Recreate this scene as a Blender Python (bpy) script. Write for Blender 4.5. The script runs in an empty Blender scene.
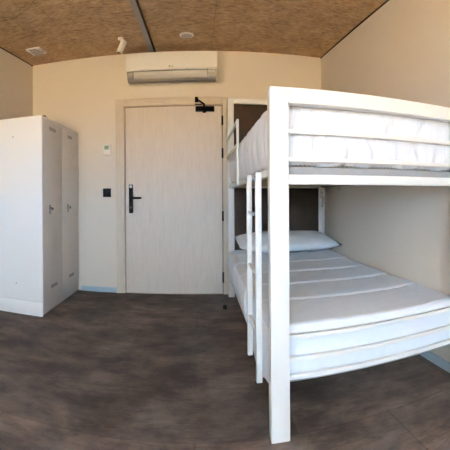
import bpy, bmesh, math, random
from mathutils import Vector, Matrix, noise
random.seed(7)
C = bpy.context.scene.collection
SC = bpy.context.scene

# ------------------------------------------------------------------ room size
XL, XR, YB, YF = -1.898, 1.378, 4.0, -1.7
EYE = 1.0465
def ceil_z(y): return 2.6182 + (y - 4.0) * 0.062
SLOPE = math.atan(0.062)

# ------------------------------------------------------------------ materials
def new_mat(name):
    m = bpy.data.materials.new(name); m.use_nodes = True
    nt = m.node_tree; b = nt.nodes['Principled BSDF']
    return m, nt, b
def N(nt, t, **kw):
    n = nt.nodes.new(t)
    for k, v in kw.items():
        if k.startswith('i_'): n.inputs[k[2:].replace('_', ' ')].default_value = v
        else: setattr(n, k, v)
    return n
def ramp(nt, stops):
    r = nt.nodes.new('ShaderNodeValToRGB'); e = r.color_ramp.elements
    while len(e) > 1: e.remove(e[-1])
    e[0].position, e[0].color = stops[0][0], (*stops[0][1], 1)
    for p, c in stops[1:]:
        x = e.new(p); x.color = (*c, 1)
    return r
def coords(nt, scale=(1, 1, 1), rot=(0, 0, 0)):
    t = nt.nodes.new('ShaderNodeTexCoord'); m = nt.nodes.new('ShaderNodeMapping')
    m.inputs['Scale'].default_value = scale; m.inputs['Rotation'].default_value = rot
    nt.links.new(t.outputs['Object'], m.inputs['Vector']); return m
def bump(nt, b, src, strength, dist=0.01):
    n = nt.nodes.new('ShaderNodeBump'); n.inputs['Strength'].default_value = strength
    n.inputs['Distance'].default_value = dist
    nt.links.new(src, n.inputs['Height']); nt.links.new(n.outputs['Normal'], b.inputs['Normal']); return n
def plain(name, col, rough=0.5, metal=0.0, nscale=60, nstr=0.03, var=0.03, spec=.5):
    m, nt, b = new_mat(name)
    mp = coords(nt); n = N(nt, 'ShaderNodeTexNoise', i_Scale=nscale, i_Detail=4.0)
    nt.links.new(mp.outputs[0], n.inputs['Vector'])
    lo = tuple(max(0, c * (1 - var)) for c in col); hi = tuple(min(1, c * (1 + var)) for c in col)
    r = ramp(nt, [(0.3, lo), (0.7, hi)]); nt.links.new(n.outputs['Fac'], r.inputs['Fac'])
    nt.links.new(r.outputs['Color'], b.inputs['Base Color'])
    b.inputs['Specular IOR Level'].default_value = spec; b.inputs['Roughness'].default_value = rough; b.inputs['Metallic'].default_value = metal
    bump(nt, b, n.outputs['Fac'], nstr, 0.002)
    return m
M = {}
M['wall'] = plain('painted_wall', (0.68, 0.605, 0.51), 0.9, nscale=90, nstr=0.15, var=0.015)
M['metal'] = plain('white_powder_coated_steel', (0.775, 0.775, 0.755), 0.38, nscale=220, nstr=0.05, var=0.01)
M['locker'] = plain('white_locker_laminate', (0.86, 0.86, 0.85), 0.45, nscale=150, nstr=0.03, var=0.01)
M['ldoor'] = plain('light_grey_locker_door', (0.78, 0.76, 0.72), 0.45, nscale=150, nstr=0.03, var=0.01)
M['plastic'] = plain('white_plastic', (0.84, 0.81, 0.77), 0.35, nscale=100, nstr=0.01, var=0.01)
M['acgrey'] = plain('grey_air_flap', (0.34, 0.33, 0.325), 0.4, var=0.02)
M['black'] = plain('black_metal', (0.008, 0.008, 0.009), 0.7, var=0.1, spec=.04)
M['chrome'] = plain('brushed_chrome', (0.45, 0.44, 0.42), 0.3, metal=0.9)
M['slot'] = plain('dark_slot', (0.10, 0.095, 0.085), 0.8)
M['seam'] = plain('seam_grey', (0.33, 0.32, 0.30), 0.8)
M['vent'] = plain('vent_grey', (0.30, 0.285, 0.27), 0.7)
M['skirt'] = plain('blue_grey_skirting', (0.36, 0.45, 0.50), 0.5)
M['steel'] = plain('grey_channel_steel', (0.26, 0.25, 0.25), 0.55, var=0.06)
M['shadowdark'] = plain('painted_shadow_dark', (0.03, 0.016, 0.012), 0.9)  # shade put into colour, for the ceiling gaps and the channel's edge
M['screen'] = plain('green_lcd', (0.20, 0.30, 0.17), 0.25)
M['brown'] = plain('dark_brown_panel', (0.042, 0.028, 0.019), 0.75, nscale=12, nstr=0.04, var=0.15, spec=.08)
M['base'] = plain('grey_brown_bed_base', (0.24, 0.23, 0.225), 0.8)
M['strap'] = plain('grey_strap', (0.48, 0.45, 0.40), 0.8)
M['lens'] = plain('grey_diffuser', (0.42, 0.38, 0.36), 0.5)
M['timber'] = plain('slat_timber', (0.45, 0.33, 0.20), 0.6)

def mk_fabric(name, col, wr_scale, wr_str, stretch=(1, 1, 1), weave=True):
    m, nt, b = new_mat(name)
    mp = coords(nt, stretch)
    n = N(nt, 'ShaderNodeTexNoise', i_Scale=wr_scale, i_Detail=5.0, i_Roughness=0.55, i_Distortion=0.6)
    nt.links.new(mp.outputs[0], n.inputs['Vector'])
    r = ramp(nt, [(0.3, tuple(c * 0.97 for c in col)), (0.7, col)])
    nt.links.new(n.outputs['Fac'], r.inputs['Fac']); nt.links.new(r.outputs['Color'], b.inputs['Base Color'])
    b.inputs['Roughness'].default_value = 0.95
    b.inputs['Sheen Weight'].default_value = 0.15
    bump(nt, b, n.outputs['Fac'], wr_str, 0.02)
    return m
M['sheet'] = mk_fabric('white_cotton_sheet', (0.79, 0.81, 0.86), 6, 0.8, (2.4, 1.6, 0.55))
M['quilt'] = mk_fabric('white_quilted_cotton', (0.75, 0.80, 0.87), 9, 0.15)
M['pillow'] = mk_fabric('white_pillow_cotton', (0.86, 0.91, 0.95), 5, 0.35)
M['ticking'] = mk_fabric('mattress_core', (0.62, 0.60, 0.56), 9, 0.3)
# ticking stripe border
def mk_tick():
    m, nt, b = new_mat('striped_ticking')
    mp = coords(nt, (1, 1, 1), (0, 0.8, 0.6)); w = N(nt, 'ShaderNodeTexWave', i_Scale=26.0, i_Distortion=2.0)
    nt.links.new(mp.outputs[0], w.inputs['Vector'])
    r = ramp(nt, [(0.25, (0.30, 0.29, 0.29)), (0.5, (0.80, 0.80, 0.82))])
    nt.links.new(w.outputs['Fac'], r.inputs['Fac']); nt.links.new(r.outputs['Color'], b.inputs['Base Color'])
    b.inputs['Roughness'].default_value = 0.9; return m
M['tick'] = mk_tick()

def mk_oak(name, c1, c2, c3, horiz=False):
    m, nt, b = new_mat(name)
    sc = (1.2, 1, 14) if horiz else (14, 1, 1.0)
    mp = coords(nt, sc)
    n = N(nt, 'ShaderNodeTexNoise', i_Scale=3.0, i_Detail=8.0, i_Roughness=0.62, i_Distortion=1.4)
    nt.links.new(mp.outputs[0], n.inputs['Vector'])
    mp2 = coords(nt, (sc[0] * 6, 1, sc[2] * 4) if horiz else (90, 1, 3.0))
    n2 = N(nt, 'ShaderNodeTexNoise', i_Scale=3.0, i_Detail=4.0, i_Roughness=0.7)
    nt.links.new(mp2.outputs[0], n2.inputs['Vector'])
    mx = N(nt, 'ShaderNodeMath', operation='MULTIPLY_ADD'); mx.inputs[1].default_value = 0.45
    nt.links.new(n2.outputs['Fac'], mx.inputs[0])
    h = N(nt, 'ShaderNodeMath', operation='MULTIPLY'); h.inputs[1].default_value = 0.55
    nt.links.new(n.outputs['Fac'], h.inputs[0]); nt.links.new(h.outputs[0], mx.inputs[2])
    r = ramp(nt, [(0.34, c1), (0.48, c2), (0.62, c3)])
    nt.links.new(mx.outputs[0], r.inputs['Fac']); nt.links.new(r.outputs['Color'], b.inputs['Base Color'])
    b.inputs['Roughness'].default_value = 0.55
    bump(nt, b, mx.outputs[0], 0.12, 0.003)
    return m
M['oak'] = mk_oak('pale_oak_veneer', (0.575, 0.485, 0.40), (0.635, 0.55, 0.465), (0.68, 0.595, 0.51))
M['oakframe'] = mk_oak('oak_door_frame', (0.50, 0.41, 0.31), (0.58, 0.485, 0.38), (0.63, 0.54, 0.43))
M['oakhead'] = mk_oak('oak_door_head', (0.50, 0.41, 0.31), (0.58, 0.485, 0.38), (0.63, 0.54, 0.43), True)
M['jamb'] = plain('oak_rebate', (0.30, 0.225, 0.15), 0.7, nscale=30)

def mk_osb():
    m, nt, b = new_mat('osb_ceiling_board')
    tc = nt.nodes.new('ShaderNodeTexCoord')
    layers = []
    for k, (rot, sc) in enumerate([(0.3, (28, 70, 1)), (1.35, (30, 75, 1)), (2.4, (26, 65, 1))]):
        mp = nt.nodes.new('ShaderNodeMapping')
        mp.inputs['Rotation'].default_value = (0, 0, rot); mp.inputs['Scale'].default_value = sc
        nt.links.new(tc.outputs['Object'], mp.inputs['Vector'])
        v = N(nt, 'ShaderNodeTexVoronoi', i_Scale=1.0); v.inputs['Randomness'].default_value = 1
        nt.links.new(mp.outputs[0], v.inputs['Vector'])
        s = nt.nodes.new('ShaderNodeSeparateColor'); nt.links.new(v.outputs['Color'], s.inputs[0]); layers.append(s.outputs[0])
    a = N(nt, 'ShaderNodeMath', operation='ADD'); nt.links.new(layers[0], a.inputs[0]); nt.links.new(layers[1], a.inputs[1])
    a2 = N(nt, 'ShaderNodeMath', operation='ADD'); nt.links.new(a.outputs[0], a2.inputs[0]); nt.links.new(layers[2], a2.inputs[1])
    a3 = N(nt, 'ShaderNodeMath', operation='DIVIDE'); a3.inputs[1].default_value = 3; nt.links.new(a2.outputs[0], a3.inputs[0])
    fn = N(nt, 'ShaderNodeTexNoise', i_Scale=5.0, i_Detail=6.0, i_Roughness=0.6); nt.links.new(tc.outputs['Object'], fn.inputs['Vector'])
    mixf = N(nt, 'ShaderNodeMath', operation='MULTIPLY_ADD'); mixf.inputs[1].default_value = 0.45
    nt.links.new(fn.outputs['Fac'], mixf.inputs[0])
    hh = N(nt, 'ShaderNodeMath', operation='MULTIPLY'); hh.inputs[1].default_value = 0.55
    nt.links.new(a3.outputs[0], hh.inputs[0]); nt.links.new(hh.outputs[0], mixf.inputs[2])
    r = ramp(nt, [(0.28, (0.22, 0.130, 0.060)), (0.42, (0.35, 0.220, 0.112)), (0.52, (0.42, 0.272, 0.143)), (0.70, (0.54, 0.375, 0.215))])
    nt.links.new(mixf.outputs[0], r.inputs['Fac'])
    # board joints
    mpb = nt.nodes.new('ShaderNodeMapping'); nt.links.new(tc.outputs['Object'], mpb.inputs['Vector'])
    mpb.inputs['Location'].default_value = (1.20, 0.36, 0)
    br = nt.nodes.new('ShaderNodeTexBrick'); br.offset = 0.0
    for k, v in (('Scale', 1.0), ('Mortar Size', 0.0028), ('Mortar Smooth', 0.2), ('Brick Width', 1.35), ('Row Height', 3.57)):
        br.inputs[k].default_value = v
    br.inputs['Color1'].default_value = (1, 1, 1, 1); br.inputs['Color2'].default_value = (0.86, 0.85, 0.84, 1); br.inputs['Mortar'].default_value = (0.66, 0.62, 0.58, 1)
    nt.links.new(mpb.outputs[0], br.inputs['Vector'])
    mx = nt.nodes.new('ShaderNodeMix'); mx.data_type = 'RGBA'; mx.blend_type = 'MULTIPLY'; mx.inputs[0].default_value = 1
    nt.links.new(r.outputs['Color'], mx.inputs[6]); nt.links.new(br.outputs['Color'], mx.inputs[7])
    nt.links.new(mx.outputs[2], b.inputs['Base Color'])
    b.inputs['Roughness'].default_value = 0.75
    bump(nt, b, a3.outputs[0], 0.2, 0.003)
    return m
M['osb'] = mk_osb()

def mk_floor():
    m, nt, b = new_mat('dark_stone_vinyl')
    mp = coords(nt, (0.8, 1.15, 1))
    n = N(nt, 'ShaderNodeTexNoise', i_Scale=3.4, i_Detail=9.0, i_Roughness=0.68, i_Distortion=0.15)
    nt.links.new(mp.outputs[0], n.inputs['Vector'])
    r = ramp(nt, [(0.36, (0.034, 0.022, 0.016)), (0.45, (0.062, 0.041, 0.030)), (0.55, (0.104, 0.071, 0.053)), (0.68, (0.165, 0.116, 0.090))])
    nt.links.new(n.outputs['Fac'], r.inputs['Fac'])
    mpb = coords(nt); mpb.inputs['Location'].default_value = (0.02, 0.22, 0)
    br = nt.nodes.new('ShaderNodeTexBrick'); br.offset = 0.5
    for k, v in (('Scale', 1.0), ('Mortar Size', 0.004), ('Mortar Smooth', 0.3), ('Brick Width', 0.9), ('Row Height', 0.45), ('Bias', 0.0)):
        br.inputs[k].default_value = v
    br.inputs['Color1'].default_value = (1, 1, 1, 1); br.inputs['Color2'].default_value = (0.62, 0.62, 0.63, 1); br.inputs['Mortar'].default_value = (0.60, 0.60, 0.60, 1)
    nt.links.new(mpb.outputs[0], br.inputs['Vector'])
    # thin dark scratches
    mp3 = coords(nt, (0.6, 4.0, 1)); n3 = N(nt, 'ShaderNodeTexNoise', i_Scale=3.2, i_Detail=5.0, i_Roughness=0.6, i_Distortion=0.5)
    nt.links.new(mp3.outputs[0], n3.inputs['Vector'])
    r3 = ramp(nt, [(0.478, (1, 1, 1)), (0.5, (0.66, 0.64, 0.63)), (0.522, (1, 1, 1))]); nt.links.new(n3.outputs['Fac'], r3.inputs['Fac'])
    cur = r.outputs['Color']
    for o in (br.outputs['Color'], r3.outputs['Color']):
        mx = nt.nodes.new('ShaderNodeMix'); mx.data_type = 'RGBA'; mx.blend_type = 'MULTIPLY'; mx.inputs[0].default_value = 1
        nt.links.new(cur, mx.inputs[6]); nt.links.new(o, mx.inputs[7]); cur = mx.outputs[2]
    nt.links.new(cur, b.inputs['Base Color'])
    b.inputs['Roughness'].default_value = 0.7; b.inputs['Specular IOR Level'].default_value = 0.12
    bump(nt, b, n.outputs['Fac'], 0.08, 0.004)
    return m
M['floor'] = mk_floor()
m, nt, b = new_mat('window_glass'); b.inputs['Transmission Weight'].default_value = 1; b.inputs['Roughness'].default_value = 0; b.inputs['IOR'].default_value = 1.0
b.inputs['Base Color'].default_value = (0.95, 0.98, 1, 1); M['glass'] = m

# ------------------------------------------------------------------ mesh helpers
class MB:
    def __init__(self): self.bm = bmesh.new()
    def _merge(self, tmp, mat=None):
        if mat is not None: bmesh.ops.transform(tmp, matrix=mat, verts=tmp.verts)
        me = bpy.data.meshes.new('t'); tmp.to_mesh(me); self.bm.from_mesh(me); bpy.data.meshes.remove(me); tmp.free()
    def box(self, x0, x1, y0, y1, z0, z1, bev=0.0, seg=2, mat=None):
        t = bmesh.new(); bmesh.ops.create_cube(t, size=1)
        for v in t.verts:
            v.co = Vector(((x0 + x1) / 2 + v.co.x * (x1 - x0), (y0 + y1) / 2 + v.co.y * (y1 - y0), (z0 + z1) / 2 + v.co.z * (z1 - z0)))
        if bev > 0: bmesh.ops.bevel(t, geom=t.edges[:], offset=bev, segments=seg, affect='EDGES', profile=0.5)
        self._merge(t, mat); return self
    def cyl(self, p0, p1, r, r2=None, seg=24, bev=0.0):
        p0, p1 = Vector(p0), Vector(p1); d = p1 - p0
        t = bmesh.new(); bmesh.ops.create_cone(t, cap_ends=True, segments=seg, radius1=r, radius2=r if r2 is None else r2, depth=d.length)
        if bev > 0:
            ed = [e for e in t.edges if abs(e.verts[0].co.z - e.verts[1].co.z) < 1e-6]
            bmesh.ops.bevel(t, geom=ed, offset=bev, segments=2, affect='EDGES', profile=0.5)
        self._merge(t, Matrix.Translation((p0 + p1) / 2) @ d.to_track_quat('Z', 'Y').to_matrix().to_4x4()); return self
    def ball(self, c, r, sc=(1, 1, 1)):
        t = bmesh.new(); bmesh.ops.create_uvsphere(t, u_segments=20, v_segments=12, radius=r)
        self._merge(t, Matrix.Translation(c) @ Matrix.Diagonal((*sc, 1))); return self
    def prism(self, pts, a, b, axis='x'):
        # pts: 2D outline in the plane across the axis
        t = self.bm; n = len(pts); A = []; B = []
        for p in pts:
            if axis == 'x': A.append(t.verts.new((a, p[0], p[1]))); B.append(t.verts.new((b, p[0], p[1])))
            else: A.append(t.verts.new((p[0], a, p[1]))); B.append(t.verts.new((p[0], b, p[1])))
        t.faces.new(A); t.faces.new(B[::-1])
        for i in range(n): t.faces.new((A[i], B[i], B[(i + 1) % n], A[(i + 1) % n]))
        return self
    def build(self, name, mat, parent=None, smooth=True, angle=35):
        bmesh.ops.recalc_face_normals(self.bm, faces=self.bm.faces)
        me = bpy.data.meshes.new(name); self.bm.to_mesh(me); self.bm.free()
        me.materials.append(mat)
        if smooth:
            for p in me.polygons: p.use_smooth = True
            me.set_sharp_from_angle(angle=math.radians(angle))
        o = bpy.data.objects.new(name, me); C.objects.link(o)
        if parent is not None:
            o.parent = parent
            o.matrix_parent_inverse = Matrix.Translation(-world_loc(parent))
        return o
def world_loc(o):
    v = Vector((0, 0, 0)); p = o
    while p is not None:
        v += Vector(p.location)
        if p.parent is not None: v += p.matrix_parent_inverse.translation
        p = p.parent
    return v
def thing(name, label, cat, loc):
    o = bpy.data.objects.new(name, None); C.objects.link(o); o.location = loc
    o.empty_display_size = 0.1; o['label'] = label; o['category'] = cat; return o
def tag(o, label, cat, group=None):
    o['label'] = label; o['category'] = cat
    if group: o['group'] = group
    return o
def struct(o, label=None):
    o['kind'] = 'structure'
    if label: o['label'] = label
    return o
def slopebox(mb, x0, x1, y0, y1, d0, d1):
    """box hung under the sloping ceiling, between d0 and d1 below it"""
    a, b_ = ceil_z(y0), ceil_z(y1)
    return mb.prism([(y0, a - d0), (y1, b_ - d0), (y1, b_ - d1), (y0, a - d1)], x0, x1, 'x')

# ------------------------------------------------------------------ shell
struct(MB().box(XL - .1, XR + .1, YF - .1, YB + .1, -.08, 0).build('floor', M['floor']), 'dark brown stone look vinyl floor with blotchy tiles')
o = MB(); slopebox(o, XL - .1, XR + .1, YF - .1, YB + .1, -.08, 0)
struct(o.build('ceiling', M['osb']), 'oriented strand board ceiling')
struct(MB().box(XL - .1, XR + .1, YB, YB + .1, 0, 2.62).build('wall_back', M['wall']), 'pale beige wall around the door')
def side_wall(x0, x1, name, lab):
    struct(MB().prism([(YF, 0), (YB, 0), (YB, ceil_z(YB)), (YF, ceil_z(YF))], x0, x1, 'x').build(name, M['wall']), lab)
side_wall(XL - .1, XL, 'wall_left', 'beige wall behind the white locker')
side_wall(XR, XR + .1, 'wall_right', 'beige wall along the long side of the bunk bed')
# front wall behind the camera with a glazed opening
wx0, wx1, wz0, wz1 = -1.80, 0.55, 0.85, 2.20
zf = ceil_z(YF)
f = MB(); f.box(XL - .1, wx0, YF - .1, YF, 0, zf); f.box(wx1, XR + .1, YF - .1, YF, 0, zf); f.box(wx0, wx1, YF - .1, YF, 0, wz0); f.box(wx0, wx1, YF - .1, YF, wz1, zf)
struct(f.build('wall_front', M['wall'], smooth=False))
w = bpy.data.objects.new('window_1', None); C.objects.link(w); w.location = ((wx0 + wx1) / 2, YF - .05, wz0); w['kind'] = 'structure'
fr = MB(); t_ = .05
fr.box(wx0, wx0 + t_, YF - .09, YF - .02, wz0, wz1); fr.box(wx1 - t_, wx1, YF - .09, YF - .02, wz0, wz1)
fr.box(wx0 + t_, wx1 - t_, YF - .09, YF - .02, wz0, wz0 + t_); fr.box(wx0 + t_, wx1 - t_, YF - .09, YF - .02, wz1 - t_, wz1)
fr.box(-.70, -.65, YF - .09, YF - .02, wz0 + t_, wz1 - t_)
fr.build('window_frame', M['metal'], w)
for a_, b_ in ((wx0 + t_, -.70), (-.65, wx1 - t_)):
    MB().box(a_, b_, YF - .06, YF - .055, wz0 + t_, wz1 - t_).build('window_pane', M['glass'], w)

struct(MB().box(-1.30, -.893, YB - .012, YB, 0, .056, .002).build('baseboard_back', M['skirt']), 'low blue grey skirting between locker and door')
struct(MB().box(XR - .012, XR, YF, 3.99, 0, .056, .002).build('baseboard_right', M['skirt']))
struct(MB().box(XL, XL + .012, YF, 2.95, 0, .056, .002).build('baseboard_left', M['skirt']))
for i, (a_, b_) in enumerate(((XL, XL + .006), (XR - .006, XR))):
    g = MB(); slopebox(g, a_, b_, YF, YB, 0.0005, .010); struct(g.build('trim_%d' % (i + 1), M['shadowdark']), 'thin dark strip coloured as the shadow gap between ceiling and wall')  # solid strips, the darkness of the gap is in their colour
g = MB(); slopebox(g, -.502, -.455, YF, YB - .002, 0.0, .028)
ch = struct(g.build('trim_3', M['steel'], smooth=False), 'grey steel channel running along the ceiling')
g = MB(); slopebox(g, -.4548, -.448, YF, YB - .002, 0.0, .034); g.build('channel_shadow', M['shadowdark'], ch, smooth=False)  # dark strip drawn as the shadow edge along the channel, not a real lip

# ------------------------------------------------------------------ door
D = bpy.data.objects.new('door_1', None); C.objects.link(D); D.location = (-.265, YB, 0); struct(D, 'pale oak veneer door with black lever handle')
fl = MB()
fl.box(-.892, -.800, YB - .022, YB, 0, 2.117, .002)
fl.box(.270, .312, YB - .022, YB, 0, 2.117, .002)
fl.build('door_frame', M['oakframe'], D)
MB().box(-.7998, .2698, YB - .022, YB, 2.036, 2.117, .002).build('frame_head', M['oakhead'], D)
jb = MB(); jb.box(-.800, .270, YB - .004, YB - .0005, 0, 2.036); jb.build('rebate', M['jamb'], D, smooth=False)
MB().box(-.782, .256, YB - .016, YB - .0045, .010, 2.018, .002).build('door_leaf', M['oak'], D)
hd = MB().box(-.749, -.703, YB - .028, YB - .016, .873, 1.186, .010, 3).build('handle_plate', M['black'], D)
lv = MB(); lv.cyl((-.726, YB - .028, 1.037), (-.726, YB - .070, 1.037), .011); lv.box(-.738, -.607, YB - .078, YB - .060, 1.027, 1.048, .005); lv.build('lever', M['black'], hd)
MB().cyl((-.726, YB - .028, 1.162), (-.726, YB - .036, 1.162), .017, bev=.003).build('key_reader', M['chrome'], hd)
MB().cyl((-.726, YB - .028, .935), (-.726, YB - .036, .935), .009).build('key_cylinder', M['slot'], hd)
MB().box(-.7985, -.787, YB - .014, YB - .006, .960, 1.118, .001).build('strike_plate', M['steel'], D)
for z0, z1 in ((1.815, 1.915), (1.462, 1.566), (.788, .893), (.128, .240)):
    k = MB(); k.cyl((.263, YB - .028, z0), (.263, YB - .028, z1), .010, seg=16); k.box(.254, .270, YB - .026, YB - .0155, z0 + .004, z1 - .004); k.build('hinge', M['black'], D)
cl = MB(); cl.box(-.024, .178, YB - .075, YB - .016, 1.956, 2.006, .008); cl.cyl((.070, YB - .048, 1.943), (.070, YB - .048, 1.96), .02)
cl = cl.build('door_closer', M['black'], D)
ar = MB()
def bar(mb, p0, p1, w_=.016, h_=.008):
    p0, p1 = Vector(p0), Vector(p1); d = p1 - p0; L = d.length
    mb.box(-L / 2, L / 2, -w_ / 2, w_ / 2, -h_ / 2, h_ / 2, .002, mat=Matrix.Translation((p0 + p1) / 2) @ d.to_track_quat('X', 'Z').to_matrix().to_4x4())
ar.cyl((.068, YB - .048, 2.004), (.068, YB - .048, 2.034), .012)
bar(ar, (.072, YB - .052, 2.030), (-.012, YB - .105, 2.072), .018, .012)
bar(ar, (-.016, YB - .108, 2.070), (-.012, YB - .030, 2.088), .018, .012)
bar(ar, (.05, YB - .05, 2.030), (-.030, YB - .03, 2.036), .014, .010)
ar.box(-.030, .006, YB - .036, YB - .022, 2.056, 2.112, .003)
ar.cyl((-.014, YB - .108, 2.056), (-.014, YB - .108, 2.092), .012)
ar.build('closer_arm', M['black'], cl)

# ------------------------------------------------------------------ thermostat, switch, stop
T = thing('thermostat', 'small white wall thermostat with green screen above black switch', 'thermostat', (-.995, YB, 1.57))
MB().box(-1.036, -.955, YB - .022, YB, 1.512, 1.634, .004).build('housing', M['plastic'], T)
MB().box(-1.022, -.972, YB - .0235, YB - .0222, 1.574, 1.618, .0003, 1).build('screen', M['screen'], T)
T = thing('light_switch', 'square black light switch beside the door frame', 'switch', (-.997, YB, 1.098))
MB().box(-1.047, -.947, YB - .007, YB, 1.045, 1.152, .002).build('switch_plate', M['plastic'], T)
MB().box(-1.043, -.951, YB - .012, YB - .0072, 1.050, 1.147, .002).build('rocker', M['black'], T)
k = MB(); k.cyl((.244, 3.47, 0), (.244, 3.47, .034), .020, .017, bev=.003)
tag(k.build('door_stop', M['black']), 'small black door stop on the floor near the bed', 'door stop')

# ------------------------------------------------------------------ air conditioner
A = thing('air_conditioner', 'white split air conditioner mounted high above the door', 'air conditioner', (-.27, YB, 2.26))
prof = [(YB, 2.535), (3.795, 2.535), (3.782, 2.530), (3.776, 2.515), (3.772, 2.362), (3.782, 2.350), (3.86, 2.346), (YB, 2.35)]
MB().prism(prof, -.735, .201, 'x').build('housing', M['plastic'], A)
low = [(YB, 2.349), (3.79, 2.349), (3.778, 2.335), (3.783, 2.30), (3.80, 2.272), (3.835, 2.254), (3.88, 2.258), (YB, 2.292)]
MB().prism(low, -.725, .193, 'x').build('lower_housing', M['vent'], A)
fp = [(3.776, 2.334), (3.7815, 2.297), (3.799, 2.2685), (3.795, 2.2665), (3.777, 2.295), (3.7715, 2.333)]
MB().prism(fp, -.655, .098, 'x').build('air_flap', M['acgrey'], A)
MB().box(.100, .104, 3.766, 3.79, 2.285, 2.350).build('flap_gap', M['slot'], A)
MB().box(-.664, -.660, 3.766, 3.79, 2.272, 2.335).build('flap_gap', M['slot'], A)
MB().box(.112, .175, 3.7735, 3.7775, 2.318, 2.338, .001).build('display', M['lens'], A)
# maker's mark: small ring and two letters
k = MB(); k.cyl((-.284, 3.7735, 2.378), (-.284, 3.7705, 2.378), .0085, seg=20)
for x0, x1, z0, z1 in ((-.271, -.268, 2.3705, 2.3855), (-.268, -.262, 2.3705, 2.3735), (-.258, -.255, 2.3705, 2.3855), (-.255, -.247, 2.3705, 2.3735), (-.255, -.247, 2.3825, 2.3855), (-.250, -.247, 2.3735, 2.378), (-.2525, -.250, 2.3755, 2.378)):
    k.box(x0, x1, 3.7705, 3.7735, z0, z1)
k.build('brand_mark', M['jamb'], A, smooth=False)

# ------------------------------------------------------------------ ceiling fittings (built flat, then tilted with the ceiling)
def ceiling_thing(name, label, cat, x, y):
    t = thing(name, label, cat, (x, y, ceil_z(y))); return t
def tilt(o): o.rotation_euler = (SLOPE, 0, 0)
P = (-1.632, 3.533); z = ceil_z(P[1])
V = ceiling_thing('ceiling_vent', 'small square white vent plate in the ceiling corner above locker', 'vent', *P)
MB().box(P[0] - .075, P[0] + .075, P[1] - .10, P[1] + .10, z - .016, z, .003).build('vent_frame', M['plastic'], V)
MB().box(P[0] - .052, P[0] + .052, P[1] - .055, P[1] + .085, z - .024, z - .0165, .003).build('grille', M['lens'], V)
MB().box(P[0] - .050, P[0] + .030, P[1] - .085, P[1] - .070, z - .018, z - .0165).build('slot', M['slot'], V)
MB().box(P[0] + .060, P[0] + .068, P[1] - .03, P[1] + .06, z - .018, z - .0165).build('slot', M['slot'], V)
tilt(V)
P = (-.101, 3.533); z = ceil_z(P[1])
V = ceiling_thing('ceiling_speaker', 'round white rimmed disc set in the ceiling before the air conditioner', 'ceiling fitting', *P)
k = MB(); k.cyl((*P, z), (*P, z - .012), .070, .064, seg=40, bev=.003); k.build('rim', M['plastic'], V)
k = MB(); k.cyl((*P, z - .0121), (*P, z - .0145), .052, seg=40); k.build('diffuser', M['lens'], V)
tilt(V)
P = (-.735, 3.52); z = ceil_z(P[1])
V = ceiling_thing('spotlight', 'white cylindrical spotlight tilted down from the ceiling', 'spotlight', *P)
k = MB(); k.cyl((*P, z), (*P, z - .018), .027, bev=.003); k.build('mount', M['plastic'], V)
k = MB(); k.cyl((*P, z - .018), (-.727, 3.515, z - .040), .006); k.cyl((-.727, 3.515, z - .040), (-.712, 3.505, z - .052), .007); k.build('swivel_arm', M['plastic'], V)
a0, a1 = Vector((-.698, 3.50, 2.546)), Vector((-.744, 3.49, 2.434))
k = MB(); k.cyl(a0, a1, .0285, seg=32, bev=.003); k.build('lamp_head', M['plastic'], V)
d = (a1 - a0).normalized(); k = MB(); k.cyl(a1 + d * .0003, a1 + d * .002, .020, seg=24); k.build('lens', M['slot'], V)

# ------------------------------------------------------------------ locker
LX, LB, LY0, LY1, LH = -1.328, -1.880, 2.9855, 3.985, 1.774
K = thing('locker', 'tall white two-door locker against the back wall', 'locker', ((LX + LB) / 2, (LY0 + LY1) / 2, 0))
k = MB()
k.box(LB, LX - .002, LY0, LY0 + .018, .125, LH, .0015)            # end panel towards the room
k.box(LB, LX - .020, LY0 + .0185, LY1, .125, LH - .019); k.box(LB, LX - .002, LY0 + .0185, LY1, LH - .0185, LH, .0015)
k.box(LX - .0198, LX - .002, LY1 - .016, LY1, .1255, LH - .019)
k.build('carcass', M['locker'], K)
MB().box(LB, LX - .002, LY0, LY0 + .018, 0, .1225, .0015).build('plinth', M['locker'], K)
MB().box(LB + .01, LX - .03, LY0 + .0185, LY1, 0, .1225).build('base', M['locker'], K)
MB().box(LB + .01, LX - .005, LY0 + .003, LY0 + .017, .1226, .1249).build('joint', M['vent'], K, smooth=False)
for p in ((-1.619, 1.603), (-1.592, .273)): MB().cyl((p[0], LY0 + .001, p[1]), (p[0], LY0 - .0015, p[1]), .005, seg=14).build('screw', M['slot'], K)
for y0, y1, va, vb, wa, wb, ky in ((3.006, 3.475, 3.142, 3.312, 3.171, 3.333, 3.150), (3.481, 3.967, 3.635, 3.776, 3.659, 3.819, 3.628)):
    dr = MB().box(LX - .0195, LX, y0, y1, .012, LH - .022, .002).build('door', M['ldoor'], K)
    for (p, q_), zc in (((va, vb), 1.682), ((wa, wb), .223)):
        k = MB()
        for i in range(3): k.box(LX + .0001, LX + .0010, p + .004, q_ - .004, zc - .014 + i * .011, zc - .007 + i * .011)
        k.build('vent', M['vent'], dr, smooth=False)
    MB().box(LX + .0001, LX + .003, ky - .020, ky + .032, .895, .980, .001).build('lock_plate', M['chrome'], dr)
    k = MB(); k.cyl((LX + .003, ky - .006, .945), (LX + .024, ky - .006, .945), .008); k.ball((LX + .026, ky - .006, .945), .016, (.6, 1, 1)); kn = k.build('knob', M['chrome'], dr)
    MB().cyl((LX + .0345, ky - .006, .945), (LX + .0375, ky - .006, .945), .010).build('keyhole', M['slot'], kn)
k = MB(); k.box(-1.366, -1.342, 3.055, 3.125, LH + .0002, LH + .012, .003); k.cyl((-1.354, 3.105, LH + .010), (-1.354, 3.105, LH + .022), .008)
tag(k.build('latch', M['black']), 'small black latch lying on top of the white locker', 'latch')

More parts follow.
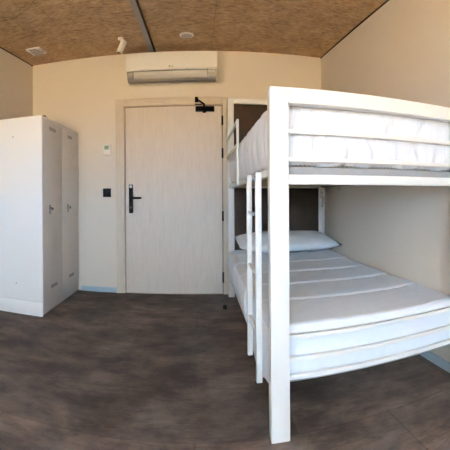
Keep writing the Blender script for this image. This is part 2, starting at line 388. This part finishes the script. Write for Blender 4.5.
# ------------------------------------------------------------------ bunk bed
B = thing('bunk_bed', 'white metal bunk bed with dark headboard panel beside right wall', 'bunk bed', (.84, 2.75, 0))
FX0, FX1, FY0, FY1 = .302, .384, 1.5412, 1.600
RX0, RX1 = 1.288, 1.366
lp = MB().box(FX0, FX1, FY0, FY1, 0, 1.5135, .003).build('foot_post', M['metal'], B)
MB().box(RX0, RX1, FY0, FY1, 0, 1.5135, .003).build('foot_post', M['metal'], B)
MB().box(FX1 + .0003, RX0 - .0003, FY0, FY1, 1.447, 1.5135, .003).build('top_rail', M['metal'], B)
MB().box(FX1 + .0003, RX0 - .0003, FY0, FY1, 1.098, 1.141, .003).build('cross_rail', M['metal'], B)
for z0 in (1.322, 1.199):
    MB().box(FX1 + .0003, RX0 - .0003, FY1 - .022, FY1 - .002, z0, z0 + .020, .002).build('guard_bar', M['metal'], B)
for z0, hgt in ((.420, .019), (.322, .019), (.244, .019)):
    MB().box(FX1 + .0003, RX0 - .0003, FY1 - .028, FY1 - .002, z0, z0 + hgt, .002).build('end_bar', M['metal'], B)
# head frame
HY0, HY1 = 3.858, 3.915
MB().box(.313, .376, HY0, HY1, 0, 2.073, .003).build('head_post', M['metal'], B)
MB().box(1.302, 1.364, HY0, HY1, 0, 2.073, .003).build('head_post', M['metal'], B)
MB().box(.3763, 1.3017, HY0, HY1, 2.020, 2.073, .003).build('head_rail', M['metal'], B)
MB().box(.3763, 1.3017, HY0 + .0003, HY0 + .027, 1.136, 1.176, .003).build('head_cross_rail', M['metal'], B)
MB().box(.3765, 1.3015, HY0 + .030, HY0 + .046, .15, 2.0197).build('headboard_panel', M['brown'], B)
# side rails
for nm, z0, z1 in (('upper_side_rail', 1.139, 1.173), ('lower_side_rail', .200, .252)):
    MB().box(.318, .346, FY1 + .0003, HY0 - .0003, z0, z1, .002).build(nm, M['metal'], B)
    MB().box(1.332, 1.360, FY1 + .0003, HY0 - .0003, z0, z1, .002).build(nm, M['metal'], B)
# mattress bases: frames of slats
def slats(name, z0, z1):
    s = MB(); n = 14
    for i in range(n):
        y = 1.66 + i * (3.80 - 1.66) / (n - 1); s.box(.347, 1.331, y - .035, y + .035, z0, z1)
    s.box(.347, .362, 1.612, 3.85, z0 - .012, z0 - .0002); s.box(1.316, 1.331, 1.612, 3.85, z0 - .012, z0 - .0002)
    return s.build(name, M['timber'], B)
slats('slatted_base', 1.151, 1.160)
slats('slatted_base', .226, .236)
MB().box(.350, 1.328, 1.606, 1.622, 1.143, 1.177).build('base_edge', M['base'], B)
MB().box(.350, 1.328, 1.606, 1.622, .222, .238).build('base_edge', M['base'], B)
# guard rail at head end of the upper bunk
k = MB(); k.box(.296, .3155, 2.842, 2.867, 1.137, 1.645, .003); gr = k.build('guard_rail', M['metal'], B)
MB().box(.297, .3125, 2.8675, 3.875, 1.618, 1.643, .003).build('guard_bar', M['metal'], gr)
MB().box(.297, .3125, 2.8675, 3.875, 1.440, 1.462, .003).build('guard_bar', M['metal'], gr)
# ladder
ldo = MB().cyl((.296, 1.8353, .955), (.296, 2.1297, .955), .011, seg=18).build('ladder', M['metal'], B)
for y0, zt in ((1.805, 1.166), (2.130, 1.170)):
    MB().box(.2810, .3105, y0, y0 + .030, .128, zt, .003).build('stile', M['metal'], ldo)
for z in (.655, .355):
    k = MB(); k.cyl((.296, 1.8353, z), (.296, 2.1297, z), .011, seg=18); k.build('rung', M['metal'], ldo)
for y0 in (1.805, 2.130):
    k = MB(); k.cyl((.2808, y0 + .015, 1.145), (.2785, y0 + .015, 1.145), .006, seg=12); k.build('bolt', M['slot'], ldo)
# fixing holes in the left end of the upper rail
for y in (3.35, 3.47, 3.62): MB().cyl((.3178, y, 1.152), (.3165, y, 1.152), .004, seg=10).build('screw', M['chrome'], B)
# strap with buckle on the right head post
st = MB(); st.box(1.309, 1.345, HY0 - .006, HY0 - .0005, 1.02, 1.128, .002); st.box(1.328, 1.352, HY0 - .016, HY0 - .0065, .925, 1.045, .004, mat=Matrix.Translation((1.34, HY0, 1.0)) @ Matrix.Rotation(.14, 4, 'Y') @ Matrix.Translation((-1.34, -HY0, -1.0)))
st.cyl((1.326, HY0 - .006, 1.085), (1.326, HY0 - .012, 1.085), .012)
sto = st.build('strap', M['strap'], B)
k = MB(); k.cyl((1.326, HY0 - .0122, 1.085), (1.326, HY0 - .0135, 1.085), .006, seg=14); k.build('buckle', M['slot'], sto)
k = MB(); k.cyl((XR, 3.443, 1.123), (XR - .006, 3.443, 1.123), .012, seg=18); k.cyl((XR - .0058, 3.443, 1.123), (XR - .012, 3.443, 1.123), .006, seg=12)
tag(k.build('wall_screw', M['strap']), 'small screw cap on the right wall below the upper bunk', 'screw')

# ------------------------------------------------------------------ bedding
def rbox(x0, x1, y0, y1, z0, z1, nx, ny, nz, r, fn, closed=True):
    """subdivided box with rounded edges of radius r; fn moves every point; the underside is left out when not closed"""
    bm = bmesh.new(); ids = {}
    def P_(i, j, k_):
        key = (i, j, k_)
        if key in ids: return ids[key]
        p = Vector((x0 + (x1 - x0) * i / nx, y0 + (y1 - y0) * j / ny, z0 + (z1 - z0) * k_ / nz))
        c = Vector((min(max(p.x, x0 + r), x1 - r), min(max(p.y, y0 + r), y1 - r), min(max(p.z, z0 + (r if closed else 0)), z1 - r)))
        d_ = p - c
        if d_.length > 1e-6:
            m_ = max(abs(d_.x), abs(d_.y), abs(d_.z)); q_ = c + d_.normalized() * m_
        else: q_ = p
        nrm = (p - Vector(((x0 + x1) / 2, (y0 + y1) / 2, (z0 + z1) / 2)))
        ids[key] = bm.verts.new(fn(q_, i / nx, j / ny, k_ / nz)); return ids[key]
    for i in range(nx):
        for j in range(ny):
            for k_ in ((0, nz) if closed else (nz,)):
                f_ = [P_(i, j, k_), P_(i + 1, j, k_), P_(i + 1, j + 1, k_), P_(i, j + 1, k_)]
                bm.faces.new(f_ if k_ == nz else f_[::-1])
    for k_ in range(nz):
        for i in range(nx):
            bm.faces.new([P_(i, 0, k_), P_(i + 1, 0, k_), P_(i + 1, 0, k_ + 1), P_(i, 0, k_ + 1)])
            bm.faces.new([P_(i, ny, k_), P_(i, ny, k_ + 1), P_(i + 1, ny, k_ + 1), P_(i + 1, ny, k_)])
        for j in range(ny):
            bm.faces.new([P_(0, j, k_), P_(0, j, k_ + 1), P_(0, j + 1, k_ + 1), P_(0, j + 1, k_)])
            bm.faces.new([P_(nx, j, k_), P_(nx, j + 1, k_), P_(nx, j + 1, k_ + 1), P_(nx, j, k_ + 1)])
    return bm
def from_bm(bm, name, mat, solid=None):
    bmesh.ops.recalc_face_normals(bm, faces=bm.faces)
    me = bpy.data.meshes.new(name); bm.to_mesh(me); bm.free(); me.materials.append(mat)
    for p in me.polygons: p.use_smooth = True
    o = bpy.data.objects.new(name, me); C.objects.link(o)
    if solid:
        s = o.modifiers.new('thick', 'SOLIDIFY'); s.thickness = solid; s.offset = -1
    return o
def nz_(p, s): return noise.noise(Vector(p) * s)
# upper mattress (striped border shows below the sheet)
def f_um(q_, u, v, w_): return q_
mt = from_bm(rbox(.362, 1.330, 1.652, 3.835, 1.1785, 1.448, 10, 20, 4, .03, f_um), 'mattress', M['tick'])
tag(mt, 'striped mattress on the upper bunk, under its white sheet', 'mattress')
def bell(t, a, w_): return math.exp(-((t - a) / w_) ** 2)
def f_us(q_, u, v, w_):
    p = q_.copy(); z = p.z
    if u < .08:      # left side: soft bulge and vertical folds
        k_ = math.sin(w_ * math.pi)
        p.x -= .022 * k_ - .003
        fold = .5 + .5 * math.sin(p.y * 34 + 3 * nz_((0, p.y, z), 4) + z * 6)
        p.x += .016 * fold * (.4 + .6 * k_)
        p.x = max(p.x, .3005 if p.y < 2.7 else .3165)
        if w_ < .02: p.z += .006 * math.sin(p.y * 40)
    if v < .03:      # foot face: wrinkles radiating down
        k_ = math.sin(min(1, w_ * 1.1) * math.pi)
        p.y -= .002 + .006 * k_
        fold = math.sin(p.x * 46 + 9 * nz_((p.x * 1.3, z * 2, 3), 2.2) + (z - 1.3) * 30 * nz_((p.x, 0, 7), 3))
        p.y += .016 * max(0, fold) * (.3 + .7 * (1 - w_)) + .004 * nz_(p, 14)
        if w_ < .02: p.z += .004 * math.sin(p.x * 30)
    if w_ > .97:
        p.z += .010 * nz_(p, 5) - .020 * max(0, (p.y - 3.0)) 
    if v > .9: p.z -= .0 
    p.y = max(p.y, 1.603)
    return p
us = from_bm(rbox(.332, 1.352, 1.622, 3.852, 1.186, 1.500, 150, 200, 22, .045, f_us, closed=False), 'fitted_sheet', M['sheet'], .004)
tag(us, 'wrinkled white sheet pulled over the upper bunk mattress', 'sheet')
# lower mattress
lm = from_bm(rbox(.362, 1.330, 1.650, 3.835, .2385, .420, 10, 20, 4, .03, f_um), 'mattress', M['ticking'])
tag(lm, 'mattress on the lower bunk, hidden under the white quilt', 'mattress')
def f_q(q_, u, v, w_):
    p = q_.copy(); y, z = p.y, p.z
    # quilt seams across the bed every 38 cm
    ph = (y - 1.62 - .035 * max(0, (u - .6) / .4) ** 2) / .385; s_ = abs(ph - round(ph)) * .385
    seam = math.exp(-(s_ / .010) ** 2) if 0.5 < ph < 5.3 else 0
    tt = ph - math.floor(ph); k0 = math.floor(ph)
    puff = 0.0
    if ph > 0:
        rise = min(1, tt / .08); rise = rise * rise * (3 - 2 * rise)
        puff = .008 * rise * (1 - tt) ** .8 if k0 >= 1 else .004
    if w_ > .9:
        p.z += puff - .003 * seam + .004 * nz_(p, 4) + .0012 * nz_(p, 16) + .030 * max(0, (y - 3.0))
        p.z += .0012 * math.sin(p.x * 55 + 6 * nz_(p, 3)) * math.exp(-(s_ / .05) ** 2)
    if u < .07 and w_ < .97:
        k_ = math.sin(max(0, min(1, w_)) * math.pi)
        p.x -= (.018 + .014 * k_ + .5 * puff) - .006 * seam - .006 * nz_((0, y, z), 7)
        if 1.66 < y < 2.40: 
            p.x = max(p.x, .3125)            # pressed in behind the ladder
        elif y <= 1.66: p.x = max(p.x, .308)
        if y > 3.83: p.x = max(p.x, .312)
        # hem
        if w_ < .5:
            drop = .125 * bell(y, 1.98, .33) + .010 * math.sin(y * 17)
            p.z -= drop * (1 - 2 * w_)
    if v < .03:
        k_ = math.sin(max(0, min(1, w_)) * math.pi)
        p.y -= .006 * k_ - .004 * nz_((p.x, z * .6, 5), 9)
        p.y += .003 * math.sin(p.x * 70 + 5 * nz_((p.x, z, 2), 5)) * (1 - w_)
        if w_ < .3: p.z += .006 * math.sin(p.x * 24 + 2 * math.sin(p.x * 9)) * (1 - w_ / .3)
        p.y = max(p.y, 1.604)
    return p
qm = from_bm(rbox(.330, 1.368, 1.608, 3.850, .245, .468, 110, 420, 18, .035, f_q, closed=False), 'quilt', M['quilt'], .004)
tag(qm, 'white quilt with stitched cross seams covering the lower bunk', 'quilt')
# pillow
def pillow():
    bm = bmesh.new(); nu, nv = 60, 36; g = {}
    cx_, cy_, cz_ = .862, 3.640, .588
    for s in (1, -1):
        for i in range(nu + 1):
            for j in range(nv + 1):
                a, b_ = -1 + 2 * i / nu, -1 + 2 * j / nv
                edge = abs(a) > .999 or abs(b_) > .999
                if s == -1 and edge: continue
                h_ = (max(0, 1 - a ** 4) ** .55) * (max(0, 1 - b_ ** 2) ** .55)
                pinch = 1 - .10 * (1 - abs(b_) ** 2) * (abs(a) ** 6) ; pinch = 1 if a < 0 else pinch; px_ = a * (.500 if a > 0 else .480) * pinch
                pinch2 = 1 - .14 * (1 - a ** 2); py_ = b_ * .232 * (1 - .10 * (1 - abs(a) ** 2) * b_ ** 6)
                th = .098 if s == 1 else .070
                zz = s * th * h_ + .004 * nz_((a * 3, b_ * 2, s), 1.4) * (h_ > .1)
                ang = math.radians(9)
                yy = py_ * math.cos(ang) - zz * math.sin(ang) * .2; z2 = py_ * math.sin(ang) + zz
                x_ = cx_ + px_
                # right front corner drawn forward and up against the wall
                if a > .6 and b_ < 0: yy -= .05 * (a - .6) / .4 * (-b_)
                z2 += .020 * (abs(a) ** 5) * (1 if b_ < 0 else 0.3)
                g[(s, i, j)] = bm.verts.new((min(x_, 1.370), min(cy_ + yy, 3.853), max(cz_ + z2, .494)))
    def G(s, i, j):
        return g.get((s, i, j)) or g[(1, i, j)]
    for s in (1, -1):
        for i in range(nu):
            for j in range(nv):
                f_ = [G(s, i, j), G(s, i + 1, j), G(s, i + 1, j + 1), G(s, i, j + 1)]
                try: bm.faces.new(f_ if s == 1 else f_[::-1])
                except ValueError: pass
    return from_bm(bm, 'pillow', M['pillow'])
tag(pillow(), 'long white pillow at the head of the lower bunk', 'pillow')

# ------------------------------------------------------------------ light
wd = bpy.data.worlds.new('World'); SC.world = wd; wd.use_nodes = True
nt = wd.node_tree; bg = nt.nodes['Background']
tc = nt.nodes.new('ShaderNodeTexCoord'); sp = nt.nodes.new('ShaderNodeSeparateXYZ'); nt.links.new(tc.outputs['Generated'], sp.inputs[0])
mr = nt.nodes.new('ShaderNodeMapRange'); mr.inputs['From Min'].default_value = -1; mr.inputs['From Max'].default_value = 1
nt.links.new(sp.outputs['Z'], mr.inputs['Value'])
# warm sunlit ground below the horizon, pale blue sky above it
rp = ramp(nt, [(0.40, (0.56, 0.395, 0.20)), (0.487, (0.56, 0.395, 0.195)), (0.505, (0.42, 0.50, 0.58)), (0.535, (0.44, 0.69, 1.02)), (0.60, (0.72, 0.99, 1.26)), (1.0, (0.62, 0.93, 1.26))])
nt.links.new(mr.outputs[0], rp.inputs['Fac']); nt.links.new(rp.outputs['Color'], bg.inputs['Color'])
bg.inputs['Strength'].default_value = 50.0
l = bpy.data.lights.new('window_portal', 'AREA'); l.shape = 'RECTANGLE'; l.size = wx1 - wx0; l.size_y = wz1 - wz0
po = bpy.data.objects.new('window_portal', l); C.objects.link(po); po.location = ((wx0 + wx1) / 2, YF - .101, (wz0 + wz1) / 2); po.rotation_euler = (math.radians(90), 0, 0)
l.cycles.is_portal = True

# ------------------------------------------------------------------ camera: a cylindrical panorama, level
cam = bpy.data.cameras.new('camera'); co = bpy.data.objects.new('camera', cam); C.objects.link(co); SC.camera = co
YAW, ROLL, FPX, CY = 0.07211, 0.00562, 372.11, 196.78
fwd = Vector((math.sin(YAW), math.cos(YAW), 0)); rt = Vector((math.cos(YAW), -math.sin(YAW), 0)); up = Vector((0, 0, 1))
r2 = rt * math.cos(ROLL) - up * math.sin(ROLL); u2 = rt * math.sin(ROLL) + up * math.cos(ROLL)
mtx = Matrix((r2, u2, -fwd)).transposed().to_4x4(); mtx.translation = (0, 0, EYE); co.matrix_world = mtx
cam.type = 'PANO'; cam.panorama_type = 'CENTRAL_CYLINDRICAL'
cam.central_cylindrical_range_u_min = -225 / FPX; cam.central_cylindrical_range_u_max = 225 / FPX
cam.central_cylindrical_range_v_min = -(450 - CY) / FPX; cam.central_cylindrical_range_v_max = CY / FPX
cam.central_cylindrical_radius = 1.0; cam.clip_start = .01

vs = SC.view_settings
SC.display_settings.display_device = 'sRGB'; vs.view_transform = 'Standard'; vs.look = 'None'; vs.gamma = 1; vs.use_curve_mapping = False
vs.exposure = 0.15
